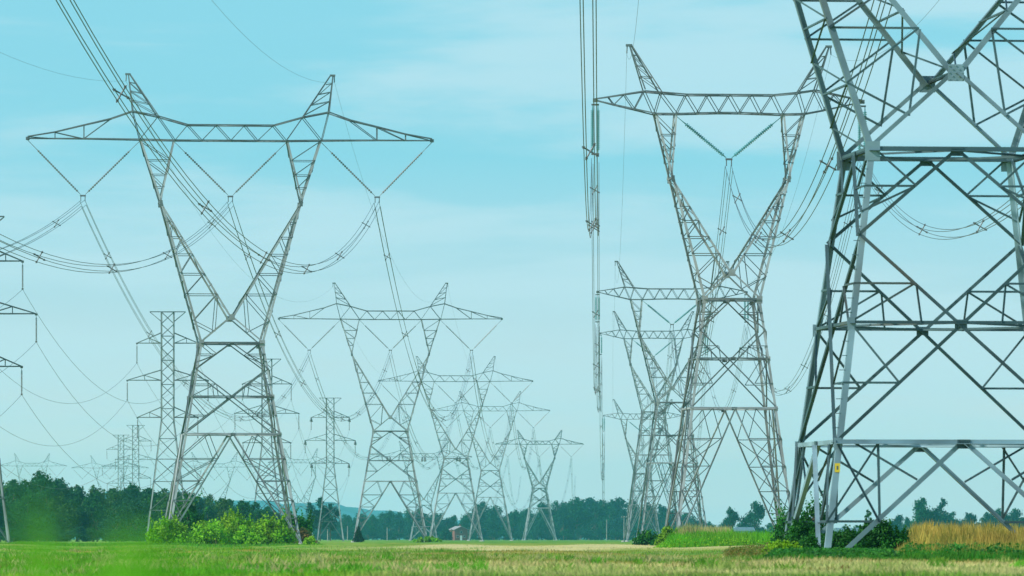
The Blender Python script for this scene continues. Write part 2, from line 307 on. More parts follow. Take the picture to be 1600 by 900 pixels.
def make_pylon(name, label, px, D, T, group, ext=0.0, rz=math.radians(5.0), fat=1.0, steel='steel', disc='porcelain', near=False, zs=1.0, dead=False, foot=0.0, base_y=None, xscale=1.0):
    """ext: metres of extra leg; zs: slight change of height; returns attachment points in the world"""
    X0 = (px-800)/F*D
    root = thing(name, label, 'pylon', (X0, D, 0), rz, group)
    sc = T['scale']
    T = dict(T)
    if xscale != 1.0:
        T['bot'] = [(a*xscale, b) for a, b in T['bot']]; T['top'] = [(a*xscale, b) for a, b in T['top']]
    Z = lambda z: z*zs+ext
    st = M[steel]
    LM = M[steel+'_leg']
    LW, MW, SW = 0.19*fat, 0.105*fat, 0.066*fat
    zb, zx, zc, zw = (Z(T[k]) for k in ('zb', 'zx', 'zc', 'zw'))
    slope = (T['wg']-T['ww'])/(T['zw']) if 'slope' not in T else T['slope']
    w = lambda z: T['ww']+slope*(zw-z)
    z0 = foot
    # --- legs
    for sx in (-1, 1):
        for sy in (-1, 1):
            b = MB(); p = (sx*w(z0-0.3), sy*w(z0-0.3), z0-0.3); q = (sx*w(zw), sy*w(zw), zw)
            b.angle(p, q, LW, (-sx, 0, 0), (0, -sy, 0))
            for zz in (zb, zx, zw):   # splice and joint plates on the leg
                b.box((sx*(w(zz)-LW*0.2), sy*(w(zz)+0.012), zz), LW*1.2, 0.02, LW*2.0)
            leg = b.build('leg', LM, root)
            c = MB(); x, y = sx*(w(z0)-0.05), sy*(w(z0)-0.05)
            c.tube([(x, y, z0-1.0), (x, y, z0+0.22)], [0.55, 0.42], 10); c.build('footing', M['concrete'], root)
    # --- four braced faces
    faces = [lambda u, z: (u, -w(z), z), lambda u, z: (u, w(z), z), lambda u, z: (-w(z), u, z), lambda u, z: (w(z), u, z)]
    def seg(b, f, u0, za_, u1, zb_, ww_): b.angle(f(u0, za_), f(u1, zb_), ww_)
    Hb, Hx, Hw, Kb = MB(), MB(), MB(), MB()
    for k, f in enumerate(faces):
        b = MB()
        seg(Hb, f, -w(zb), zb, w(zb), zb, MW*1.3); seg(Hx, f, -w(zx), zx, w(zx), zx, MW*0.9); seg(Hw, f, -w(zw), zw, w(zw), zw, MW*1.4)
        for s in (-1, 1):
            W_ = lambda z: s*w(z)
            seg(b, f, 0, zw, W_(zc), zc, MW); seg(b, f, W_(zc), zc, -W_(zb), zb, MW)
            # top chevron redundants
            zm = zw+(zc-zw)*0.42; um = W_(zc)*0.42; seg(b, f, um, zm, W_(zm), zm, SW); seg(b, f, W_(zw)*0.92, zw, um, zm, SW)
            zm2 = zw+(zc-zw)*0.72; seg(b, f, um, zm, W_(zm2), zm2, SW)
            # X upper half
            t = 0.55; zq = zc+(zx-zc)*t; uq = W_(zc)*(1-t)
            seg(b, f, uq, zq, W_(zq), zq, SW); seg(b, f, uq, zq, W_(zx), zx, SW); seg(b, f, uq, zq, uq*0.9, zx, SW)
            # X lower half
            t = 0.5; zr = zx+(zb-zx)*t; ur = W_(zb)*t
            seg(b, f, ur, zr, W_(zr), zr, SW); seg(b, f, ur, zr, W_(zx), zx, SW)
            # inverted V under the belt
            Kb.angle(f(0, zb), f(W_(z0), z0), MW*1.35)
            L = zb-z0
            fr = [0.6] if L < 6 else [0.22, 0.42, 0.60, 0.76, 0.89]
            V = lambda q: (W_(z0)*q, zb+(z0-zb)*q)
            if L < 6:
                u1, z1 = V(0.6)
                seg(b, f, u1, z1, W_(z1), z1, SW*1.1); seg(b, f, u1, z1, u1, zb, SW*1.1); seg(b, f, W_(zb), zb, u1, z1, SW*1.1)
                seg(b, f, u1*0.98, zb, W_(z1), z1, SW); seg(b, f, u1*0.55, zb-L*0.28, W_(zb)*0.86, zb, SW)
            else:
                prev = None
                u1, z1 = V(fr[0]); seg(b, f, W_(zb)*0.5, zb, u1, z1, SW); seg(b, f, W_(zb)*0.5, zb, W_(z1), z1, SW)
                for i, q in enumerate(fr):
                    u1, z1 = V(q); seg(b, f, u1, z1, W_(z1), z1, SW)
                    if i+1 < len(fr):
                        u2, z2 = V(fr[i+1])
                        seg(b, f, u1, z1, W_(z2), z2, SW); seg(b, f, W_(z1), z1, u2, z2, SW)
        # gussets where the diagonals meet
        for (u, z, g) in ((0, zw, 0.40), (0, zx, 0.38), (0, zb, 0.40)):
            c = Vector(f(u, z))
            if k < 2: b.box((c.x, c.y+(-0.03 if k == 0 else 0.03), c.z), g*fat, 0.02, g*0.7*fat)
            else: b.box((c.x+(-0.03 if k == 2 else 0.03), c.y, c.z), 0.02, g*fat, g*0.7*fat)
            if near and k == 0:
                for bx in range(-2, 3):
                    for bz in (-1, 0, 1): b.box((c.x+bx*0.075, c.y-0.045, c.z+bz*0.085), 0.032, 0.03, 0.032)
        b.build('face_bracing', st, root)
    # plan bracing at the belts
    for z, H in ((zb, Hb), (zx, Hx), (zw, Hw)):
        m4 = [(0, -w(z), z), (w(z), 0, z), (0, w(z), z), (-w(z), 0, z)]
        for i in range(4): H.angle(m4[i], m4[(i+1) % 4], SW)
    Hb.build('belt', LM, root); Hx.build('belt', st, root); Hw.build('belt', st, root); Kb.build('knee_brace', LM, root)  # lower belt and knee braces take the sunlit-toned steel, upper belts the darker
    # --- fork (the two arms of the Y) and the window
    zV, zp, za = Z(T['zV']), Z(T['zp']), Z(T['za']); xp, xo, xi, dp, da, ww = T['xp'], T['xo']*xscale, T['xi']*xscale, T['dp'], T['da'], T['ww']
    def dep(z):
        if z <= zp: return ww+(dp-ww)*(z-zw)/(zp-zw)
        return dp+(da-dp)*(z-zp)/(za-zp)
    def XO(z): return ww+(xp-ww)*(z-zw)/(zp-zw) if z <= zp else xp+(xo-xp)*(z-zp)/(za-zp)
    def XI(z): return xp*(z-zV)/(zp-zV) if z <= zp else xp+(xi-xp)*(z-zp)/(za-zp)
    for s in (-1, 1):
        b = MB(); ch = MB()
        for y in (-1, 1):
            P = lambda x, z: (s*x, y*dep(z), z)
            ch.angle(P(ww, zw), P(xp, zp), LW, (-s, 0, 0), (0, -y, 0)); ch.angle(P(xp, zp), P(xo, za), LW*0.85, (-s, 0, 0), (0, -y, 0))
            ch.angle(P(0, zV), P(xp*0.985, zp), LW*0.9, (s, 0, 0), (0, -y, 0)); ch.angle(P(xp, zp), P(xi, za), LW*0.75, (s, 0, 0), (0, -y, 0))
            ch.angle(P(0, zV), P(ww, zw), MW*1.2)
            # lower triangle
            xm, zm = ww*0.55, zV+(zw-zV)*0.55
            lv = [zV+(zp-zV)*q for q in (0.20, 0.38, 0.55, 0.70, 0.83)]
            zo = zw+(zV-zw)*0.85
            b.angle(P(xm, zm), P(XO(zo), zo), SW); b.angle(P(xm, zm), P(XI(lv[0]), lv[0]), SW); b.angle(P(XI(lv[0]), lv[0]), P(XO(zo), zo), SW)
            for i, z in enumerate(lv):
                b.angle(P(XI(z), z), P(XO(z), z), SW)
                if i+1 < len(lv): b.angle(P(XO(z), z), P(XI(lv[i+1]), lv[i+1]), SW)
            # upper triangle
            lu = [zp+(za-zp)*q for q in (0.25, 0.45, 0.68)]
            for i, z in enumerate(lu):
                b.angle(P(XI(z), z), P(XO(z), z), SW*0.9)
                nz_ = lu[i+1] if i+1 < len(lu) else za
                b.angle(P(XI(z), z), P(XO(nz_), nz_), SW*0.9)
        # lacing between the two planes
        for fn, z_lo, z_hi, n in ((XO, zw, zp, 9), (XI, zV, zp, 7), (XO, zp, za, 4), (XI, zp, za, 4)):
            for i in range(n):
                z1 = z_lo+(z_hi-z_lo)*i/n; z2 = z_lo+(z_hi-z_lo)*(i+1)/n; y = 1 if i % 2 else -1
                b.angle((s*fn(z1), y*dep(z1), z1), (s*fn(z2), -y*dep(z2), z2), SW*0.9)
                if i % 2 == 0: b.angle((s*fn(z1), -dep(z1), z1), (s*fn(z1), dep(z1), z1), SW*0.9)
        b.box((s*(xp-0.05), -dep(zp)-0.03, zp), 0.26*fat, 0.02, 0.5*fat); b.box((s*(xp-0.05), dep(zp)+0.03, zp), 0.26*fat, 0.02, 0.5*fat)
        ch.angle((s*xp, -dp, zp), (s*xp, dp, zp), MW); ch.build('fork_arm', LM, root); b.build('fork_lacing', st, root)
    for y in (-1, 1):
        g = MB(); g.box((0, y*(dep(zV)+0.035), zV), 0.5*fat, 0.025, 0.52*fat)
        if near:
            for bx in range(5):
                for bz in range(5):
                    if (bx+bz) % 2 == 0: g.box(((bx-2)*0.095, y*(dep(zV)+0.055), zV+(bz-2)*0.1), 0.034, 0.03, 0.034)
        g.build('gusset_plate', LM, root)
        for s in (-1, 1): g = MB(); g.box((s*(ww-0.1), y*(ww+0.04), zw), 0.46*fat, 0.025, 0.6*fat); g.build('gusset_plate', LM, root)
    g = MB(); g.angle((0, -dep(zV), zV), (0, dep(zV), zV), MW); g.build('cross_tie', st, root)
    # --- crossarm
    B = [(x*sc, Z(z*sc)) for x, z in T['bot']]; TP = [(x*sc, Z(z*sc)) for x, z in T['top']]
    tipx = abs(B[0][0])
    def dx(x):
        ax = abs(x)
        return da if ax <= xo else da*(1-0.88*(ax-xo)/(tipx-xo))
    b = MB()
    for y in (-1, 1):
        Q = lambda p: (p[0], y*dx(p[0]), p[1])
        for L_, ww_ in ((B, MW), (TP, MW*1.05)):
            for p, q in zip(L_, L_[1:]): b.angle(Q(p), Q(q), ww_)
        nodes = sorted([(p[0], 0, p) for p in B]+[(p[0], 1, p) for p in TP])
        zz = sorted(((p[0], k, p) for L_, k in ((B, 0), (TP, 1)) for p in L_), key=lambda e: (e[0], e[1]))
        last = {0: B[0], 1: TP[0]}; prev = None
        for x, k, p in zz:
            if prev is not None and prev[1] != k: b.angle(Q(prev[2]), Q(p), SW)
            elif prev is not None and abs(prev[0]-x) > 0.2:
                o_ = [e for e in (TP if k == 0 else B)]; o_ = min(o_, key=lambda e: abs(e[0]-x)); b.angle(Q(p), Q(o_), SW)
            prev = (x, k, p)
    for L_ in (B, TP):
        for i, (p, q) in enumerate(zip(L_, L_[1:])):
            y = 1 if i % 2 else -1
            b.angle((p[0], y*dx(p[0]), p[1]), (q[0], -y*dx(q[0]), q[1]), SW); b.angle((p[0], -dx(p[0]), p[1]), (p[0], dx(p[0]), p[1]), SW)
    b.box((B[0][0], 0, B[0][1]+0.05), 0.35, 0.3, 0.3); b.box((B[-1][0], 0, B[-1][1]+0.05), 0.35, 0.3, 0.3)
    b.build('crossarm', st, root)
    # --- earth wire peaks
    tx, tz, x1, x2 = T['peak']; out_ = {}
    tx *= xscale; x1 *= xscale; x2 *= xscale
    ztop = lambda x: float(np.interp(x, [p[0] for p in TP], [p[1] for p in TP]))
    for s in (-1, 1):
        b = MB(); tip = Vector((s*tx*sc, 0, Z(tz*sc)))
        for y in (-1, 1):
            a = Vector((s*x1*sc, y*da, ztop(x1*sc))); c = Vector((s*x2*sc, y*da, ztop(x2*sc)))
            ta = tip+Vector((0, y*0.1, 0)); b.angle(a, ta, MW*0.9); b.angle(c, ta-Vector((s*0.15, 0, 0)), MW*0.9)
            for i, q in enumerate((0.3, 0.55, 0.78)):
                b.angle(a.lerp(ta, q), c.lerp(ta, q), SW*0.8); b.angle(a.lerp(ta, q), c.lerp(ta, q-0.24), SW*0.8)
        for q in (0.3, 0.55, 0.78):
            for xx in (x1, x2):
                f0 = Vector((s*xx*sc, -da, ztop(xx*sc))).lerp(tip, q); f1 = Vector((s*xx*sc, da, ztop(xx*sc))).lerp(tip, q); b.angle(f0, f1, SW*0.8)
        b.box(tip+Vector((0, 0, 0)), 0.5, 0.3, 0.18); b.tube([tip+Vector((s*0.15, 0, -0.05)), tip+Vector((s*0.18, 0, -0.65))], 0.05, 5)
        b.build('earth_wire_peak', st, root)
        out_['peak%d' % s] = tip+Vector((s*0.18, 0, -0.65))
    # --- insulators
    att = []
    ib = lambda x: float(np.interp(x, [p[0] for p in B], [p[1] for p in B]))
    for (l, r_, c) in T['vstr']:
        l, r_, c = l*sc*xscale, r_*sc*xscale, c*sc*xscale; y = Vector((c, 0, Z(T['vdrop']*sc)))
        if dead:
            for yy in (-1, 1):
                for ox in (-0.5, 0.5):
                    b = MB(); b.string((c+ox, yy*da, ib(c)), (c+ox*1.2, yy*(da+4.5), ib(c)-1.6), 0.30); b.build('insulator_string', M['porcelain'], root)
            y = Vector((c, 0, ib(c)-3.2))
        for xx, sgn in ((l, -1), (r_, 1)):
            b = MB(); e = y+Vector((sgn*0.22, 0, 0.12)); h0 = Vector((xx, 0, ib(xx)-0.1)); dd = e-h0
            b.string(h0+dd*0.10, e, 0.10 if disc == 'porcelain' else 0.15, 22); b.tube([h0, h0+dd*0.12], 0.03, 5)
            b.build('insulator_string', M[disc], root)
        b = MB(); b.box(y+Vector((0, 0, 0)), 0.55, 0.05, 0.16); b.box(y+Vector((-0.2, 0, -0.28)), 0.07, 0.12, 0.5); b.box(y+Vector((0.2, 0, -0.28)), 0.07, 0.12, 0.5)
        b.build('yoke', M['steel_dark'], root); att.append(y+Vector((0, 0, -0.45)))
    if T['drop']:
        x, z = T['drop']; x *= xscale
        res = []
        for s in (-1, 1):
            top = Vector((s*x*sc, 0, Z(B[0][1]-ext if False else T['bot'][0][1]*sc)-0.1)); e = Vector((s*x*sc, 0, Z(z*sc)))
            for oy in (-0.22, 0.22):
                b = MB(); b.string(top+Vector((oy, 0, -0.25)), e+Vector((oy, 0, 0.1)), 0.15, 22); b.build('insulator_string', M[disc], root)
            b = MB(); b.box(e, 0.62, 0.05, 0.16); b.box(top+Vector((0, 0, -0.2)), 0.6, 0.05, 0.14); b.build('yoke', M['steel_dark'], root); res.append(e+Vector((0, 0, -0.25)))
        att = [res[0], att[0], res[1]]
    if near:
        # warning plates low on the front left leg
        b = MB(); z = 2.66; x = -w(z)
        b.box((x+0.10, -w(z)-0.03, z), 0.15, 0.012, 0.26); sg = b.build('warning_sign', M['yellow'], root); sg['label'] = 'small yellow warning plate on the front left leg'
        b = MB(); b.box((x+0.10, -w(z)-0.038, z), 0.05, 0.004, 0.11); b.build('sign_mark', M['steel_dark'], sg)
        # step bolts up the leg
        b = MB()
        for i in range(34):
            z = 3.4+i*0.42
            if z > zw: break
            b.tube([(-w(z)+0.02, -w(z)-0.0, z), (-w(z)-0.16, -w(z), z)], 0.011, 5)
        b.build('step_bolt', st, root)
    c_, s_ = math.cos(rz), math.sin(rz)
    wd = lambda p: Vector((X0+p.x*c_-p.y*s_, D+p.x*s_+p.y*c_, p.z))
    return dict(att=[wd(a) for a in att], peaks=[wd(out_['peak-1']), wd(out_['peak1'])])

GA = 'wide-armed Y pylons of the left line'; GC = 'narrow Y pylons of the right line'
A1 = make_pylon('pylon', 'large wide-armed steel Y pylon at left rising from bright green shrubs', 360, 620, TYPE_A, GA, rz=math.radians(5.5), fat=1.05)
A2 = make_pylon('pylon', 'second wide-armed Y pylon, left of centre, with a small conifer at its left foot', 610, 1125, TYPE_A, GA, rz=math.radians(2))
A3 = make_pylon('pylon', 'third wide-armed Y pylon, overlapping the right side of the second one', 712, 1632, TYPE_A, GA, ext=1.5, rz=math.radians(2))
A4 = make_pylon('pylon', 'fourth wide-armed Y pylon, lower armed, just right of the third one', 766, 2110, TYPE_A, GA, ext=3.5, rz=math.radians(2))
A5 = make_pylon('pylon', 'farthest heavy Y pylon standing alone before the woods in the middle', 843, 2860, TYPE_A, GA, ext=3.5, rz=math.radians(4), fat=2.0, zs=1.0)
TE = dict(TYPE_C); q = 195/F
TE.update(ww=137*q, slope=(200-139)/1.018/450, zb=177*q, zx=362*q, zc=497*q, zw=629*q, zV=751*q, zp=1088*q, xp=281*q, za=27.2, xo=7.1, xi=4.6, dp=1.9, da=1.1)
TE['bot'] = [(x, 27.2/PC+(z-674)) for x, z in TYPE_C['bot']]; TE['top'] = [(x, 27.2/PC+(z-674)) for x, z in TYPE_C['top']]
TE['peak'] = (157, 782-674+27.2/PC, 134, 108); TE['vdrop'] = 27.2/PC-69; TE['drop'] = (210, 27.2/PC-62)
TE['xo'] = 118*PC; TE['xi'] = 83*PC
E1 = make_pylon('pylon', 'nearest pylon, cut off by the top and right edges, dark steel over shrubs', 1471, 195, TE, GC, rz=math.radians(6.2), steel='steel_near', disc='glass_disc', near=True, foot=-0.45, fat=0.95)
C1 = make_pylon('pylon', 'tall narrow Y pylon with green glass insulators just left of the nearest pylon', 1139, 521, TYPE_C, GC, rz=math.radians(5), disc='glass_disc')
C2 = make_pylon('pylon', 'narrow Y pylon whose crossarm meets the waist of the tall one', 1050, 938, TYPE_C, GC, ext=0.5, rz=math.radians(3), disc='glass_disc')
C3 = make_pylon('pylon', 'narrow Y pylon with the second lowest crossarm of the right line', 1021, 1319, TYPE_C, GC, ext=6.5, rz=math.radians(3), disc='glass_disc')
C4 = make_pylon('pylon', 'farthest narrow Y pylon of the right line, with the lowest crossarm', 1004, 1797, TYPE_C, GC, ext=-1.0, rz=math.radians(3), disc='glass_disc')
GF = 'faint far pylons above the woods'
F1 = make_pylon('pylon', 'faint far Y pylon just left of the slim mast with slanting insulators', 470, 2900, TYPE_A, GF, ext=-4, rz=0.05, fat=1.2, xscale=0.75)
F2 = make_pylon('pylon', 'far Y pylon with dark slanting insulators seen behind the second wide-armed pylon', 662, 2616, TYPE_A, GF, ext=-5, rz=0.05, fat=1.3, dead=True)
F3 = make_pylon('pylon', 'faint far Y pylon seen between the legs of the big left pylon', 335, 2800, TYPE_A, GF, ext=-7, rz=0.05, fat=1.2)
F4 = make_pylon('pylon', 'faint far Y pylon behind the two small masts at left', 172, 3300, TYPE_A, GF, ext=-2, rz=0.05, fat=1.2)
F5 = make_pylon('pylon', 'small peaks of a far pylon over the wood near the left edge', 50, 3300, TYPE_A, GF, ext=-1, rz=0.05, fat=1.2, xscale=0.9)

def make_mast(label, px, D, group='tall slim lattice masts', dead=False, sc=1.0):
    u = 1065/F*sc; X0 = (px-800)/F*D; rz = math.radians(3)
    root = thing('lattice_mast', label, 'pylon', (X0, D, 0), rz, group); st = M['steel']
    LW, MW, SW = 0.19, 0.13, 0.085
    hw = lambda z: 10*u if z > 190*u else 10*u+24*u*(190*u-z)/(190*u)
    ztop = 360*u; zs = [0, 50*u, 95*u, 130*u, 162*u, 190*u]; n = 9
    zs += [190*u+(ztop-190*u)*(i+1)/n for i in range(n)]
    for sx in (-1, 1):
        for sy in (-1, 1):
            b = MB()
            for z1, z2 in ((-0.3, 190*u), (190*u, ztop)): b.angle((sx*hw(z1), sy*hw(z1), z1), (sx*hw(z2), sy*hw(z2), z2), LW, (-sx, 0, 0), (0, -sy, 0))
            b.build('leg', M['steel_leg'], root)
    for f in (lambda a, z: (a, -hw(z), z), lambda a, z: (a, hw(z), z), lambda a, z: (-hw(z), a, z), lambda a, z: (hw(z), a, z)):
        b = MB()
        for i, (z1, z2) in enumerate(zip(zs, zs[1:])):
            if i == 0:
                b.angle(f(0, z2), f(-hw(z1), z1), SW); b.angle(f(0, z2), f(hw(z1), z1), SW)
            else: b.angle(f(-hw(z1), z1), f(hw(z2), z2), SW); b.angle(f(hw(z1), z1), f(-hw(z2), z2), SW)
            if i < 4 or i % 2: b.angle(f(-hw(z2), z2), f(hw(z2), z2), SW)
        b.build('face_bracing', st, root)
    b = MB(); z = ztop; pk = []
    b.angle((-28*u, -0.3, z), (28*u, -0.3, z), MW); b.angle((-28*u, 0.3, z), (28*u, 0.3, z), MW)
    for s in (-1, 1):
        b.angle((s*28*u, 0, z), (s*10*u, -1, z-15*u), SW); b.angle((s*28*u, 0, z), (s*10*u, 1, z-15*u), SW); pk.append(Vector((s*28*u, 0, z-0.2)))
    b.build('top_bar', st, root)
    att = []
    for z, L in ((311*u, 48*u), (253*u, 63*u), (195*u, 47*u)):
        for s in (-1, 1):
            b = MB(); B_ = 10*u
            for y in (-1, 1):
                b.angle((s*B_, y*B_, z), (s*L, y*0.12, z), MW); b.angle((s*B_, y*B_, z+16*u), (s*L, y*0.12, z), MW)
                m_ = 0.5; x_ = B_+(L-B_)*m_; yy = B_+(0.12-B_)*m_
                b.angle((s*x_, y*yy, z), (s*x_, y*yy, z+16*u*(1-m_)), SW); b.angle((s*B_, y*B_, z), (s*x_, y*yy, z+16*u*(1-m_)), SW)
            b.angle((s*B_, -B_, z), (s*(B_+(L-B_)*.5), B_*0.55, z), SW); b.box((s*L, 0, z), 0.3, 0.35, 0.25)
            b.build('crossarm', st, root)
            ins = MB()
            if dead:
                ins.string((s*L, -0.3, z-0.1), (s*L-0.3, -3.6, z-1.0), 0.2, 14); ins.string((s*L, 0.3, z-0.1), (s*L+0.3, 3.6, z-1.0), 0.2, 14)
            ins.string((s*L, 0, z-0.1), (s*L, 0, z-30*u), 0.11, 18, 6); ins.box((s*L, 0, z-30*u), 0.22, 0.5, 0.22)
            ins.build('insulator_string', M['porcelain'], root); att.append(Vector((s*L, 0, z-30.5*u)))
    c_, s_ = math.cos(rz), math.sin(rz); wd = lambda p: Vector((X0+p.x*c_-p.y*s_, D+p.x*s_+p.y*c_, p.z))
    return dict(att=[wd(a) for a in att], peaks=[wd(a) for a in pk])
G6 = make_mast('lattice mast cut by the left edge, only its right arm tips and foot showing', -33, 750)
G1 = make_mast('tall slim lattice mast with three pairs of arms just left of the big left pylon', 262, 1065)
G2 = make_mast('slim lattice mast seen through the right leg of the big left pylon', 417, 1345)
G3 = make_mast('slim lattice mast with slanting insulators between the two large wide-armed pylons', 516, 1717, dead=True)
G4 = make_mast('taller and right one of the two small masts above the left wood', 212, 2130)
G5 = make_mast('shorter and left one of the two small masts above the left wood', 189, 2330)

# ------------------------------------------------------------------ conductors
def sagpts(p, q, sag, n=40):
    return [p.lerp(q, i/n)-Vector((0, 0, 4*sag*(i/n)*(1-i/n))) for i in range(n+1)]
def wire_bundle(label, p, q, sag, r=0.021, every=58, group='bundled conductors of the high voltage lines', off=0.24):
    root = thing('conductor_bundle', label, 'cable', p, 0, group)
    pts = sagpts(Vector((0, 0, 0)), q-p, sag)
    cr_, sr_ = math.cos(0.26), math.sin(0.26); rot = lambda x, z: (x*cr_-(z+off)*sr_, x*sr_+(z+off)*cr_-off)
    for ox, oz in (rot(-off, 0), rot(off, 0), rot(-off, -2*off), rot(off, -2*off)):
        b = MB(); b.tube([a+Vector((ox, 0, oz)) for a in pts], r, 5); b.build('wire', M['wire'], root)
    L = (q-p).length; n = max(2, int(L/every))
    for i in range(n):
        f = (i+0.5)/n; c = (q-p)*f-Vector((0, 0, 4*sag*f*(1-f)))+Vector((0, 0, -off)); b = MB()
        k = off*1.28
        rv = lambda x, z, y=0: Vector((x*cr_-z*sr_, y, x*sr_+z*cr_)); b.tube([c+rv(-k, -k), c+rv(k, k)], 0.036, 5); b.tube([c+rv(-k, k, 0.02), c+rv(k, -k, 0.02)], 0.036, 5)
        for ox in (-off, off):
            for oz in (-off, off): b.box(c+rv(ox, oz), 0.11, 0.16, 0.11)
        b.build('spacer', M['steel_dark'], root)
def single(label, p, q, sag, r=0.017, name='conductor', group='single cables', cat='cable'):
    pts = sagpts(Vector((0, 0, 0)), q-p, sag, 32)
    b = MB(); b.tube(pts, r, 5); o = b.build(name, M['wire']); o.location = p; tag(o, label, cat, group)

side = ('left', 'middle', 'right')
# the pylon before the first one stands outside the picture on the left; its wires come in
def before(att, D0, vx, dz=0): return [Vector((a.x-(a.y-D0)*vx, D0, a.z+dz)) for a in att]
P0 = dict(att=before(A1['att'], 130, 0.01214), peaks=before(A1['peaks'], 130, 0.01214, 0))
lineA = [(P0, 'the left edge', 14.4), (A1, 'the big left pylon', 15.3), (A2, 'the second wide-armed pylon', 15.4), (A3, 'the third wide-armed pylon', 14), (A4, 'the fourth wide-armed pylon', 24), (A5, 'the far middle pylon', 0)]
for (a, na, sg), (b_, nb, _) in zip(lineA, lineA[1:]):
    for k in range(3): wire_bundle('%s four-wire bundle sagging from %s to %s' % (side[k], na, nb), a['att'][k], b_['att'][k], sg)
    for k in range(2): single('thin %s earth wire from %s to %s' % (('left', 'right')[k], na, nb), a['peaks'][k], b_['peaks'][k], sg*0.62, 0.010, 'earth_wire', 'earth wires over the lines')
Pe = dict(att=before(E1['att'], -60, 0.0135), peaks=before(E1['peaks'], -60, 0.0135))
lineC = [(E1, 'the nearest pylon', 9.4), (C1, 'the tall narrow pylon', 13.6), (C2, 'its neighbour behind', 11.5), (C3, 'the next narrow pylon', 18), (C4, 'the farthest narrow pylon', 0)]
for (a, na, sg), (b_, nb, _) in zip(lineC, lineC[1:]):
    for k in range(3): wire_bundle('%s four-wire bundle sagging from %s to %s' % (side[k], na, nb), a['att'][k], b_['att'][k], sg)
    for k in range(2): single('thin %s earth wire from %s to %s' % (('left', 'right')[k], na, nb), a['peaks'][k], b_['peaks'][k], sg*0.62, 0.010, 'earth_wire', 'earth wires over the lines')
# beyond the last pylons the lines run on to the far woods
for T_, nm, VPx in ((C4, 'the farthest narrow pylon', 0.0135), (A5, 'the far middle pylon', 0.0131)):
    for k in range(3):
        a = T_['att'][k]; wire_bundle('%s four-wire bundle running on from %s over the woods' % (side[k], nm), a, Vector((a.x+480*VPx, a.y+480, a.z-3)), 17, every=96)
Pg = dict(att=before(G6['att'], 435, 0.0145), peaks=before(G6['peaks'], 435, 0.0145))
lineG = [(Pg, 'the left edge', 9.5), (G6, 'the leftmost mast', 9.5), (G1, 'the tall slim mast', 9), (G2, 'the mast behind the big pylon', 12), (G3, 'the slanting-insulator mast', 0)]
arm = ('top left', 'top right', 'middle left', 'middle right', 'bottom left', 'bottom right')
for (a, na, sg), (b_, nb, _) in zip(lineG, lineG[1:]):
    for k in range(6): single('cable, %s arm, from %s to %s' % (arm[k], na, nb) if a is not Pg else 'cable from the left edge to the %s arm of %s' % (arm[k], nb), a['att'][k], b_['att'][k], sg, 0.022, 'conductor', 'single conductors of the slim masts')
for k in range(6):
    single('faint cable joining the %s arms of the two small masts' % arm[k], G4['att'][k], G5['att'][k], 2, 0.02, 'conductor', 'single conductors of the small masts')

# ------------------------------------------------------------------ foliage
def leaf_cloud(cent, rad, n, size, seed, flat=0.85, shell=0.55, ragged=0.18):
    """n leaf-clump quads spread through a set of overlapping blobs: (n,4,3)"""
    r = np.random.default_rng(seed); cent = np.array(cent, float); rad = np.array(rad, float)
    pw = (rad**2); pw /= pw.sum(); k = r.choice(len(cent), n, p=pw)
    d = r.normal(size=(n, 3)); d /= np.linalg.norm(d, axis=1, keepdims=True)
    rr = (shell+(1-shell)*r.random(n)**0.7)*(1+ragged*r.normal(size=n)*0.6)
    # low-frequency lumps on every blob
    lump = 1+0.13*np.sin(d[:, 0]*7+k*1.7)*np.cos(d[:, 2]*6+k)+0.10*np.sin(d[:, 1]*11+k*2.3)
    P = cent[k]+d*(rad[k]*rr*lump)[:, None]*np.array([1, 1, flat])
    nrm = d*0.6+r.normal(size=(n, 3))*0.6+np.array([0, 0, 0.25]); nrm /= np.linalg.norm(nrm, axis=1, keepdims=True)
    up = r.normal(size=(n, 3)); a = np.cross(nrm, up); a /= np.linalg.norm(a, axis=1, keepdims=True); b = np.cross(nrm, a)
    s = size*(0.55+0.9*r.random(n))[:, None]; e = (0.5+0.5*r.random(n))[:, None]
    return np.stack([P-a*s, P-b*s*e, P+a*s, P+b*s*e], 1)
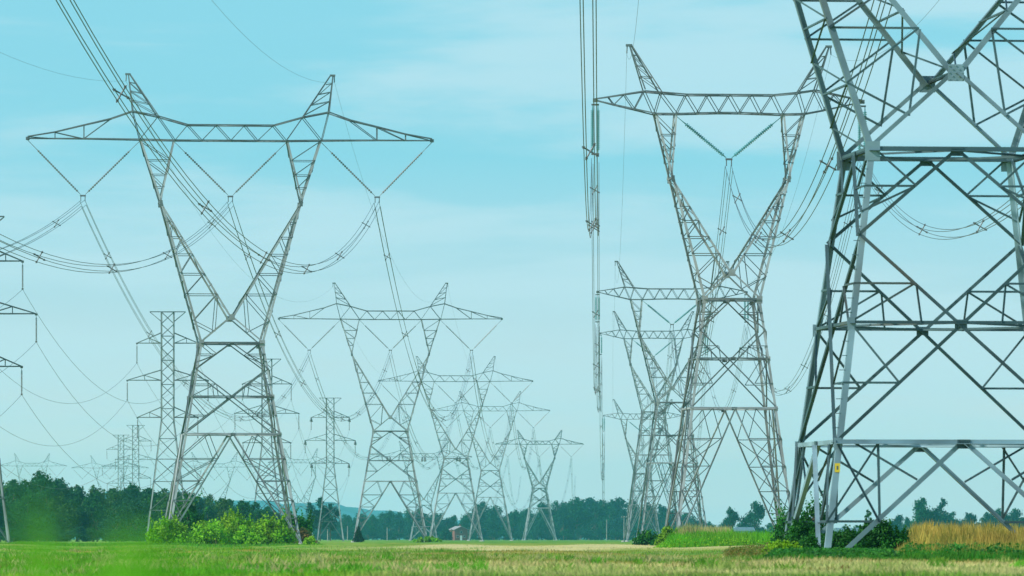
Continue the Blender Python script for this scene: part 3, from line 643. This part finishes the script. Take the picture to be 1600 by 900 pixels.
def tree_mesh(seed, h, cw, n, size, kind='round'):
    """(trunk MB, crown array); tree of height h and crown width cw"""
    r = random.Random(seed); b = MB()
    if kind == 'conifer':
        b.tube([(0, 0, -0.3), (0, 0, h*0.97)], [h*0.02, h*0.004], 6); cs, rs = [], []
        for i in range(14):
            z = h*(0.12+0.85*i/14); rr = cw*0.5*(1-i/14.5)
            for k in range(5):
                a = k*2*math.pi/5+i; cs.append((math.cos(a)*rr*0.55, math.sin(a)*rr*0.55, z)); rs.append(rr*0.48+0.08)
        return b, leaf_cloud(cs, rs, n, size, seed, 0.5, 0.2)
    top = h*0.9
    pts = [Vector((0, 0, -0.3))]; 
    for i in range(1, 6): pts.append(Vector((r.uniform(-.03, .03)*h, r.uniform(-.03, .03)*h, top*i/5)))
    b.tube(pts, [h*0.022*(1-i/6.5) for i in range(6)], 7)
    cs, rs = [], []
    nl = 15 if kind == 'round' else 8
    for i in range(nl):
        z0 = h*r.uniform(0.12, 0.55); a = i*2.4+r.uniform(-.4, .4)
        zz = h*((0.13 if kind == 'round' else 0.34)+(0.73 if kind == 'round' else 0.52)*((i*0.618) % 1)); prof = math.sin(math.pi*min(0.97, 0.25+0.72*zz/h))*1.15
        rr = cw*0.34*prof*r.uniform(0.7, 1.15); e = Vector((math.cos(a)*rr, math.sin(a)*rr, zz))
        s0 = Vector((0, 0, z0)); b.tube([s0, s0.lerp(e, 0.5)+Vector((0, 0, -0.02*h)), e], [h*0.010, h*0.007, h*0.003], 5, False)
        cs.append(tuple(e)); rs.append(cw*r.uniform(0.15, 0.27)*(0.8 if kind == 'sparse' else 1))
    cs.append((0, 0, h*0.86)); rs.append(cw*0.17); cs.append((r.uniform(-.1, .1)*cw, 0, h*0.94)); rs.append(cw*0.09)
    cs.append((0, 0, h*0.55)); rs.append(cw*0.3)
    C_ = leaf_cloud(cs, rs, n, size, seed, 0.9, 0.35 if kind != 'sparse' else 0.1, 0.3)
    return b, C_
PROTO = {}
def proto(key, h, cw, n, size, kind, mats, seeds):
    PROTO[key] = []
    for s in seeds:
        b, c = tree_mesh(s, h, cw, n, size, kind)
        me = bpy.data.meshes.new('trunk'); me.from_pydata([tuple(v) for v in b.v], [], b.f); me.materials.append(M['bark'])
        o = quads('crown', c, M[mats]); cm = o.data; bpy.data.objects.remove(o); PROTO[key].append((me, cm))
def place_tree(key, i, loc, s, label, group=None, name='tree', cat='tree', sx=1.0):
    me, cm = PROTO[key][i % len(PROTO[key])]
    root = thing(name, label, cat, loc, random.uniform(0, 6.28), group); root.scale = (s*sx, s*sx, s)
    for nm, m_ in (('trunk', me), ('crown', cm)):
        o = bpy.data.objects.new(nm, m_); COL.objects.link(o); o.parent = root
    return root
proto('wood', 12, 8.5, 5200, 0.24, 'round', 'leaf_wood', (1, 2, 3, 4))
proto('far', 18, 13, 3600, 0.42, 'round', 'leaf_far', (11, 12, 13, 14, 15))
proto('sparse', 12, 6.5, 1500, 0.22, 'sparse', 'leaf_wood', (21, 22))
proto('farsparse', 14, 9, 1500, 0.33, 'sparse', 'leaf_far', (25, 26))
proto('conifer', 3.6, 2.6, 3500, 0.12, 'conifer', 'leaf_conifer', (31,))

def treeline(prof, D, dD, step, key, H0, label, group, rows=2, jit=0.09, sx=1.0):
    """prof: skyline of the wood in photo rows; the trees take the height that skyline asks for at distance D"""
    xs = [p[0] for p in prof]; ysv = [p[1] for p in prof]; k = 0
    for r_ in range(rows):
        x = xs[0]+r_*step*0.5
        while x < xs[-1]:
            DD = D+dD*r_+random.uniform(-0.3, 0.3)*dD
            y = np.interp(x, xs, ysv); h = (HY-y)/F*DD+HC; h *= 1+random.uniform(-jit, jit*0.45); h = max(h, 2.0)
            if r_ == 0: h *= random.uniform(0.72, 0.98)
            lab = label if isinstance(label, str) else [l for e, l in label if x < e][0]
            place_tree(key, k, ((x-800)/F*DD, DD, 0), h/H0, lab, group, sx=sx*random.uniform(0.9, 1.15)*(1 if h > 0.5*H0 else 1.3)); k += 1
            x += step*random.uniform(0.75, 1.25)
treeline([(-60, 746), (20, 742), (60, 736), (95, 746), (125, 758), (150, 760), (190, 754), (215, 758), (250, 764), (290, 768), (340, 774), (380, 780), (425, 793), (455, 806)], 1290, 45, 27, 'wood', 12, [(110, 'dark green tree of the left wood between the left edge and its high hump'), (230, 'dark green tree of the left wood below the two small masts'), (999, 'dark green tree of the left wood behind the big left pylon')], 'trees of the left wood', rows=3)
WL = [(110, 'dark green tree of the left wood between the left edge and its high hump'), (230, 'dark green tree of the left wood below the two small masts'), (999, 'dark green tree of the left wood behind the big left pylon')]
treeline([(-40, 818), (450, 822)], 1272, 10, 17, 'wood', 12, WL, 'trees of the left wood', rows=1, sx=1.5)
place_tree('wood', 1, ((75-800)/F*1330, 1330, 0), (HY-741)/F*1330/12, 'tallest tree of the left wood, rising above the rest near the left edge', sx=0.8)
place_tree('wood', 2, ((196-800)/F*1330, 1330, 0), (HY-757)/F*1330/12, 'tree of the left wood standing up under the two small masts', sx=0.6)
treeline([(470, 812), (520, 800), (560, 803), (600, 797), (650, 795), (665, 800), (690, 798), (720, 806), (735, 800), (760, 780), (775, 790), (800, 797), (830, 790), (860, 782), (900, 778), (940, 776), (980, 780), (1010, 782), (1040, 792), (1080, 800), (1110, 812)], 3150, 70, 24, 'far', 18, [(650, 'hazy blue-green tree of the middle wood behind the second wide-armed pylon'), (745, 'hazy blue-green tree of the middle wood around the brick house'), (880, 'hazy blue-green tree of the middle wood behind the farthest heavy pylon'), (985, 'hazy blue-green tree in the gap between the left and right pylon lines'), (9999, 'hazy blue-green tree of the middle wood behind the narrow Y pylons')], 'trees of the far middle wood', rows=3)
treeline([(1120, 822), (1160, 815), (1230, 815), (1300, 820), (1375, 818), (1395, 806), (1430, 796), (1470, 797), (1530, 798), (1570, 793), (1640, 795)], 2500, 70, 24, 'far', 18, [(1225, 'hazy blue-green tree of the low wood in the gap beside the reeds'), (1420, 'hazy blue-green tree of the low wood between the feet of the nearest pylon'), (9999, 'hazy blue-green tree of the low wood above the golden grass')], 'trees of the far right wood', rows=2)
treeline([(1372, 812), (1640, 808)], 2480, 10, 22, 'far', 18, 'hazy blue-green tree of the low wood above the golden grass', 'trees of the far right wood', rows=1, sx=1.6)
treeline([(470, 824), (1110, 822)], 3120, 10, 24, 'far', 18, [(650, 'hazy blue-green tree of the middle wood behind the second wide-armed pylon'), (745, 'hazy blue-green tree of the middle wood around the brick house'), (880, 'hazy blue-green tree of the middle wood behind the farthest heavy pylon'), (985, 'hazy blue-green tree in the gap between the left and right pylon lines'), (9999, 'hazy blue-green tree of the middle wood behind the narrow Y pylons')], 'trees of the far middle wood', rows=1, sx=1.6)
for x, y, D, k, key, nm in ((1140, 792, 2300, 1, 'far', 'small hazy tree standing alone left of the two in the gap'), (1179, 782, 2300, 3, 'far', 'round hazy tree on a thin trunk beside the pale shed roof'), (1441, 776, 2300, 2, 'far', 'tall hazy tree above the low wood right of the nearest pylon brace'),
                         (1474, 777, 2300, 0, 'farsparse', 'thin-crowned hazy tree just right of the tall one'), (500, 775, 1850, 0, 'farsparse', 'hazy tree with a thin crown behind the slanting-insulator mast'), (486, 783, 1850, 1, 'farsparse', 'slender hazy tree left of the mast with slanting insulators'), (517, 785, 1860, 1, 'farsparse', 'hazy tree partly behind the mast legs, right of its neighbours'),
                         (1358, 795, 700, 0, 'sparse', 'bare-looking thin tree framed by the feet of the nearest pylon')):
    H0 = {'far': 18, 'farsparse': 14, 'sparse': 12}[key]; h = (HY-y)/F*D+HC
    place_tree(key, k, ((x-800)/F*D, D, 0), h/H0, nm, sx=0.95)
place_tree('conifer', 0, ((560-800)/F*1080, 1080, 0), 0.78, 'small dark conifer at the left foot of the second wide-armed pylon', cat='conifer', name='conifer_tree')

def shrub(label, px, D, wpx, toppx, mat_, n, size, seed, group=None, lobes=9, deep=0.8):
    """bush of many short leafy branches standing on the ground"""
    m = D/F; wd_ = wpx*m/2; h = ((HY-toppx)*m+HC)*1.08; r = random.Random(seed); X = (px-800)*m
    root = thing('shrub', label, 'shrub', (X, D, float(ground_z(X, D))), 0, group)
    cs, rs = [], []; b = MB()
    for i in range(lobes):
        x = (i+0.5)/lobes*2-1; x += r.uniform(-.1, .1); env = math.sqrt(max(0.08, 1-x*x))*r.uniform(0.7, 1.0)
        for k in range(3):
            z = h*env*(0.22+0.29*k); rr = min(h*0.30, wd_*0.34)*r.uniform(0.7, 1.05); z = min(z, h-rr*0.8)
            c = (x*wd_*0.85+r.uniform(-.1, .1)*wd_, r.uniform(-1, 1)*wd_*deep*0.6, max(z, rr*0.4)); cs.append(c); rs.append(rr)
            b.tube([(c[0]*0.7, c[1]*0.7, -0.1), Vector(c)*0.8, c], [0.03*h**0.5, 0.02*h**0.5, 0.008], 5, False)
    b.build('stems', M['bark'], root)
    V = leaf_cloud(cs, rs, int(n*0.8), size, seed, 0.95, 0.25, 0.5)
    sc_, sr = [], []            # long leafy shoots that break the outline
    for i in range(26):
        c = cs[r.randrange(len(cs))]; d = Vector((r.uniform(-.7, .7), r.uniform(-.5, .5), 1)).normalized(); L = h*r.uniform(0.2, 0.42)
        for k in range(5):
            p = Vector(c)+d*(h*0.12+L*k/5); p.z = min(p.z, h*r.uniform(0.95, 1.12)); sc_.append(tuple(p)); sr.append(size*(1.9-0.25*k))
    V = np.concatenate([V, leaf_cloud(sc_, sr, int(n*0.2), size*0.8, seed+900, 1, 0.1, 0.4)]); V[:, :, 2] = np.maximum(V[:, :, 2], 0.02)
    quads('foliage', V, M[mat_], root); return root
# bushes round the foot of the big left pylon
shrub('round dark green bush behind the left foot of the big left pylon', 292, 690, 56, 775, 'leaf_dark', 5000, 0.16, 41)
shrub('bright yellow-green bush in front of the left foot of the big left pylon', 264, 600, 66, 801, 'leaf_bright', 6000, 0.11, 42)
shrub('broad bright green bush in the middle between the feet of the big left pylon', 345, 612, 124, 809, 'leaf_bright', 11000, 0.11, 43, lobes=12)
shrub('tall pointed bright bush in the middle of the row under the big left pylon', 375, 640, 70, 799, 'leaf_bright', 7000, 0.11, 44)
shrub('bright bush just left of the right foot of the big left pylon', 424, 610, 76, 807, 'leaf_bright', 7000, 0.11, 45)
shrub('tall dark green bush behind the right foot of the big left pylon', 462, 650, 54, 793, 'leaf_dark', 7000, 0.12, 46)
shrub('reddish-green bush just right of the right foot of the big left pylon', 468, 625, 48, 826, 'leaf_rust', 6000, 0.10, 47)
shrub('low green bush at the right end of the row under the big left pylon', 484, 604, 20, 838, 'leaf_bright', 2000, 0.10, 48)
# bushes round the foot of the nearest pylon
shrub('dark green bush behind the left foot of the nearest pylon', 1256, 197, 76, 822, 'leaf_dark', 20000, 0.036, 51, lobes=10)
shrub('largest dark green bush, between the front feet of the nearest pylon', 1372, 197, 104, 820, 'leaf_dark', 26000, 0.036, 52, lobes=11)
shrub('low green bush behind the front left leg of the nearest pylon', 1318, 196, 66, 828, 'leaf_dark', 12000, 0.036, 53)
shrub('leafy low scrub left of the nearest pylon foot', 1222, 176, 66, 852, 'leaf_bright', 12000, 0.032, 60, lobes=10)
shrub('low leafy scrub just left of the front left foot', 1262, 180, 44, 846, 'leaf_dark', 9000, 0.032, 72)
shrub('low leafy scrub in the green grass right of the largest bush', 1440, 190, 80, 846, 'leaf_dark', 14000, 0.034, 73, lobes=12)
shrub('second low leafy scrub in the green grass near the right edge', 1545, 188, 110, 852, 'leaf_dark', 15000, 0.034, 74, lobes=14)
shrub('loose young tree-like bush behind the left legs of the nearest pylon', 1236, 330, 66, 790, 'leaf_dark', 3500, 0.06, 54, deep=0.6)
shrub('taller loose green bush seen between the left legs of the nearest pylon', 1272, 300, 44, 782, 'leaf_dark', 2600, 0.06, 58)
shrub('low bright bush at the left end of the reeds by the tall narrow pylon foot', 1046, 505, 40, 826, 'leaf_bright', 4500, 0.08, 55)
shrub('pale green low bush left of the reeds', 1012, 560, 50, 832, 'leaf_dark', 3500, 0.10, 56)
shrub('low bush at the foot of the second wide-armed pylon on the right side', 668, 1110, 44, 838, 'leaf_bright', 2500, 0.15, 57)
shrub('small dark bush before the brick house', 697, 2600, 22, 826, 'leaf_far', 1500, 0.3, 59)

def blades(name, label, X0, X1, Y0, Y1, n, hmin, hmax, width, mat_, seed, cat='grass', wedge=False, keep=None, lean=0.25):
    r = np.random.default_rng(seed)
    y = 1/(r.random(n)*(1/Y0-1/Y1)+1/Y1) if wedge else Y0+(Y1-Y0)*r.random(n)
    u = r.random(n)
    x = ((X0+(X1-X0)*u)-800)/F*y
    if keep is not None:
        k = keep(x, y, r); x, y = x[k], y[k]
    n = len(x); h = hmin+(hmax-hmin)*r.random(n)*(0.6+0.4*np.sin(x*1.3+y*0.4)*np.cos(x*0.5))
    uu = ((x/y*F+800)-X0)/(X1-X0)
    if not wedge: h = h*np.clip(np.sin(np.pi*np.clip(uu, 0, 1))*2.6, 0.12, 1)*(0.80+0.12*np.sin(x*0.9+2*np.sin(y*0.2))+0.10*np.sin(x*2.7+y)+0.08*np.sin(x*5.1+1.7*np.sin(y*0.7)))
    a = r.random(n)*np.pi; dx_, dy_ = np.cos(a), np.sin(a); z = ground_z(x, y)-0.02
    lx, ly = r.normal(size=n)*lean*h, r.normal(size=n)*lean*h; w = width*(0.6+0.8*r.random(n))
    b0 = np.stack([x-dx_*w, y-dy_*w, z], 1); b1 = np.stack([x+dx_*w, y+dy_*w, z], 1)
    m1 = np.stack([x+dx_*w*.7+lx*.4, y+dy_*w*.7+ly*.4, z+h*.6], 1); t = np.stack([x+lx, y+ly, z+h], 1)
    o = quads(name, np.stack([b0, b1, m1, t], 1), M[mat_]); tag(o, label, cat, kind='stuff'); return o
# ground cover over the whole visible field
blades('short_grass', 'short mown grass and stubble covering the field', -60, 1660, 100, 620, 170000, 0.03, 0.16, 0.012, 'field', 61, wedge=True)
blades('tall_grass', 'loose taller grass tufts in the field', 520, 1640, 102, 200, 26000, 0.06, 0.22, 0.008, 'grass_reed', 62, wedge=True, keep=lambda x, y, r: (np.sin(x*0.9+y*0.07)+np.sin(y*0.21)) > 0.5)
blades('green_grass', 'fresh green grass on the left part of the field', -60, 760, 104, 560, 52000, 0.05, 0.24, 0.010, 'grass_green', 63, wedge=True, keep=lambda x, y, r: (np.sin(x*0.6+y*0.05)+np.sin(y*0.11+1)) > -0.2)
blades('clump_grass', 'scattered darker green clumps in the middle of the field', 560, 1640, 140, 300, 16000, 0.05, 0.20, 0.008, 'grass_green', 70, wedge=True, keep=lambda x, y, r: (np.sin(x*1.9+y*0.11)*np.sin(x*0.7-y*0.3)+0.7*np.sin(y*0.17)) > 0.45)
blades('golden_grass', 'tall golden grass right of the bushes of the nearest pylon', 1400, 1640, 186, 290, 70000, 0.50, 1.35, 0.005, 'grass_gold', 64, lean=0.10)
blades('roadside_grass', 'tall green grass in front of the golden grass at right', 1380, 1640, 148, 205, 55000, 0.16, 0.48, 0.006, 'grass_deep', 65, lean=0.16)
blades('dry_stalks', 'loose golden stalks standing in the green grass at right', 1380, 1640, 152, 205, 24000, 0.20, 0.70, 0.004, 'grass_gold', 71, lean=0.1)
blades('weeds', 'lush green weeds round the feet of the nearest pylon', 1188, 1430, 148, 189, 50000, 0.10, 0.30, 0.007, 'grass_deep', 66, lean=0.3)
blades('reeds', 'pale seeded reeds on a green bank by the tall narrow pylon', 1050, 1150, 480, 530, 16000, 1.2, 1.95, 0.014, 'grass_reed', 67, lean=0.1)
blades('bank_grass', 'bright green grass below the reeds', 1025, 1245, 410, 500, 42000, 0.6, 1.35, 0.013, 'grass_lush', 68, lean=0.15)
def scrub(name, label, X0, X1, Y0, Y1, n, h0, h1, size, mat_, seed):
    r = np.random.default_rng(seed); y = Y0+(Y1-Y0)*r.random(n); u = r.random(n); x = ((X0+(X1-X0)*u)-800)/F*y
    top = (h0+(h1-h0)*(0.5+0.25*np.sin(x*2.3+y)+0.25*np.sin(x*5.7-y*0.7)))*np.clip(np.sin(np.pi*u)*3, 0.1, 1)
    z = ground_z(x, y)+top*r.random(n)**0.6; P = np.stack([x, y, z], 1); nn = r.normal(size=(n, 3))+np.array([0, -0.3, 0.6]); nn /= np.linalg.norm(nn, axis=1, keepdims=True)
    a = np.cross(nn, r.normal(size=(n, 3))); a /= np.linalg.norm(a, axis=1, keepdims=True); b = np.cross(nn, a); s = (size*(0.5+r.random(n)))[:, None]
    tag(quads(name, np.stack([P-a*s, P-b*s*.6, P+a*s, P+b*s*.6], 1), M[mat_]), label, 'ground cover', kind='stuff')
scrub('leafy_weeds', 'low leafy weeds in front of the feet of the nearest pylon', 1186, 1420, 150, 188, 45000, 0.08, 0.27, 0.035, 'leaf_dark', 81)
scrub('leafy_weeds', 'leafy weeds mixed into the green grass at right', 1390, 1640, 150, 196, 30000, 0.10, 0.42, 0.035, 'leaf_dark', 82)
scrub('rusty_weeds', 'rust coloured weeds at the edge of the field left of the nearest pylon', 1130, 1230, 165, 300, 9000, 0.05, 0.30, 0.03, 'leaf_rust', 83)
scrub('bank_weeds', 'yellow-green leafy weeds at the edges of the reed bank', 1020, 1250, 400, 470, 5000, 0.2, 0.7, 0.05, 'leaf_bright', 84)
def clumps(name, label, X0, X1, Y0, Y1, n, per, rad, h, mat_, seed):
    r = np.random.default_rng(seed); yc = 1/(r.random(n)*(1/Y0-1/Y1)+1/Y1); xc = ((X0+(X1-X0)*r.random(n))-800)/F*yc
    k = np.repeat(np.arange(n), per); R_ = (rad*(0.4+r.random(n)))[k]; x = xc[k]+r.normal(size=n*per)*R_; y = yc[k]+r.normal(size=n*per)*R_
    hh = (h*(0.4+r.random(n)))[k]*(0.5+0.5*r.random(n*per))*np.exp(-((x-xc[k])/R_)**2*0.3); a = r.random(n*per)*np.pi; w = 0.008*(0.6+r.random(n*per))
    z = ground_z(x, y)-0.02; lx = r.normal(size=n*per)*0.3*hh; dx_, dy_ = np.cos(a)*w, np.sin(a)*w
    V = np.stack([np.stack([x-dx_, y-dy_, z], 1), np.stack([x+dx_, y+dy_, z], 1), np.stack([x+dx_+lx*.4, y+dy_, z+hh*.6], 1), np.stack([x+lx, y, z+hh], 1)], 1)
    tag(quads(name, V, M[mat_]), label, 'weeds', kind='stuff')
clumps('green_weeds', 'dark green weed clumps scattered in the field', 60, 1640, 112, 330, 120, 80, 0.28, 0.19, 'grass_green', 91)
clumps('straw_tufts', 'pale straw tufts scattered in the field', -40, 1640, 104, 330, 320, 70, 0.40, 0.20, 'grass_reed', 92)
clumps('rust_tufts', 'rust coloured dry tufts scattered in the field', -40, 1640, 110, 360, 90, 60, 0.45, 0.16, 'leaf_rust', 93)
blades('verge_grass', 'green grass strip at the foot of the left wood', -40, 520, 560, 800, 20000, 0.2, 0.5, 0.03, 'grass_green', 69)

# ------------------------------------------------------------------ house, shed, poles
def house():
    D = 2700; m = D/F; x = (716-800)*m; root = thing('brick_house', 'small red brick house with a pale grey roof before the middle wood', 'house', (x, D, 0), 0.35)
    w, d, h = 5.6, 7.0, 4.4; b = MB(); b.box((0, 0, h/2), w, d, h)
    b.add([(-w/2, -d/2, h), (w/2, -d/2, h), (0, -d/2, h+1.1), (-w/2, d/2, h), (w/2, d/2, h), (0, d/2, h+1.1)], [(0, 1, 2), (3, 5, 4)]); b.build('wall', M['brick'], root)
    b = MB(); o_ = 0.4; t = 0.15
    for s in (-1, 1):
        e = Vector((s*(w/2+o_), 0, h-0.2)); r = Vector((0, 0, h+1.25))
        v = []
        for yy in (-d/2-o_, d/2+o_):
            for p in (e, r): v += [p+Vector((0, yy, 0)), p+Vector((0, yy, t))]
        b.add(v, [(0, 1, 3, 2), (4, 6, 7, 5), (0, 4, 5, 1), (2, 3, 7, 6), (1, 5, 7, 3), (0, 2, 6, 4)])
    rf = b.build('roof', M['roof'], root); b = MB(); b.box((1.2, 1, h+1.4), 0.6, 0.6, 1.3); b.build('chimney', M['brick'], rf)
    for wx, wz in ((-1.5, 1.6), (1.4, 1.6), (0, 3.4)):
        b = MB(); b.box((wx, -d/2-0.03, wz), 1.0, 0.06, 0.9); f = b.build('window', M['white'], root); b = MB(); b.box((wx, -d/2-0.07, wz), 0.85, 0.03, 0.75); b.build('pane', M['pane'], f)
    b = MB(); b.box((0, -d/2-0.03, 1.0), 0.9, 0.06, 2.0); b.build('door', M['white'], root)
house()
def shed(px, D, w, h, label, rz=0.2):
    x = (px-800)/F*D; root = thing('shed', label, 'shed', (x, D, 0), rz); b = MB(); b.box((0, 0, h*0.35), w, w*0.6, h*0.7); b.build('wall', M['shed_wall'], root)
    b = MB(); d = w*0.32
    b.add([(-w*.52, -d, h*.7), (w*.52, -d, h*.7), (w*.52, d, h*.7), (-w*.52, d, h*.7), (-w*.52, 0, h), (w*.52, 0, h)], [(0, 1, 5, 4), (2, 3, 4, 5), (0, 4, 3), (1, 2, 5), (0, 3, 2, 1)]); b.build('roof', M['shed_roof'], root)
shed(1163, 2250, 6.5, 4.6, 'low pale shed with a grey roof beside the round hazy tree')
shed(1335, 2400, 14, 4.6, 'long low pale building behind the legs of the nearest pylon')
for x, top, D, lb in ((948, 812, 2500, 'leaning'), (543, 822, 1900, 'left'), (411, 812, 1000, '')):
    pass
def pole(px, toppx, D, label, arm_=True):
    m = D/F; h = (HY-toppx)*m+HC; root = thing('utility_pole', label, 'utility pole', ((px-800)*m, D, 0), 0, 'small utility poles before the woods')
    b = MB(); b.tube([(0, 0, -0.3), (0, 0, h)], [0.16, 0.11], 8); b.build('post', M['pole_wood'], root)
    if arm_:
        b = MB(); b.box((0, -0.14, h-0.5), 2.2, 0.1, 0.12); b.build('arm', M['pole_wood'], root)
        b = MB()
        for x in (-0.95, 0.95, 0.3): b.tube([(x, -0.14, h-0.44), (x, -0.14, h-0.15)], [0.07, 0.04], 6)
        b.build('insulator', M['white'], root)
pole(948, 812, 2500, 'thin pale pole before the middle wood, left of the one with a white top', False)
pole(975, 806, 2500, 'pole with a white top before the middle wood near the far narrow pylons')
pole(543, 822, 2300, 'thin pole right of the slanting-insulator mast at the wood edge', False)
pole(605, 824, 2300, 'thin pole between the feet of the second wide-armed pylon', False)
pole(512, 818, 2000, 'thin pole between the feet of the slanting-insulator mast', False)

# ------------------------------------------------------------------ blades of grass right before the lens (out of focus)
def near_blades():
    r = random.Random(5)
    for gi, (pxs, lab) in enumerate((((25, 90), 'out-of-focus tuft of grass in the bottom left corner'), ((145, 255), 'wider out-of-focus tuft of grass right of the corner tuft'), ((260, 350), 'low out-of-focus tuft of grass below the big left pylon'))):
        D = (5.0, 5.6, 4.4)[gi]; root = thing('grass_tuft', lab, 'grass tuft', (((pxs[0]+pxs[1])/2-800)/F*D, D, 0)); b = MB(); n = (5, 10, 7)[gi]
        for i in range(n):
            x = (pxs[0]+(pxs[1]-pxs[0])*(i+.5)/n-(pxs[0]+pxs[1])/2)/F*D; top = HC+(HY-r.choice(((740, 770, 800, 820, 840), (790, 800, 820, 840, 860), (865, 870, 880, 875))[gi])+r.uniform(-12, 12))/F*D
            lx = r.uniform(-0.03, 0.03); P = [Vector((x-lx*3, 0, 0)), Vector((x-lx, 0, top*0.5)), Vector((x, 0, top*0.85)), Vector((x+lx*.3, r.uniform(-.1, .1), top))]
            w = 0.008; v = []
            for k, p in enumerate(P):
                ww = w*(1, 1, .8, .1)[k]; v += [p+Vector((-ww, 0, 0)), p+Vector((0, -0.002, 0)), p+Vector((ww, 0, 0)), p+Vector((0, 0.001, 0))]
            b.add(v, [(k*4+j, k*4+(j+1) % 4, k*4+4+(j+1) % 4, k*4+4+j) for k in range(3) for j in range(4)])
        b.build('blades', M['grass_blue'], root)
near_blades()

# ------------------------------------------------------------------ haze: the air between here and the hills
def haze(density=6.5e-5):
    m = bpy.data.materials.new('haze'); m.use_nodes = True; t = m.node_tree; t.nodes.clear()
    o = N(t, 'ShaderNodeOutputMaterial'); v = N(t, 'ShaderNodeVolumePrincipled'); v.inputs['Density'].default_value = density
    v.inputs['Color'].default_value = (0.20, 0.89, 1.0, 1); v.inputs['Anisotropy'].default_value = 0.2
    t.links.new(v.outputs[0], o.inputs['Volume'])
    b = MB(); b.box((0, 5700, 66), 7000, 12600, 140); h = b.build('haze', m); tag(h, kind='stuff')
haze()
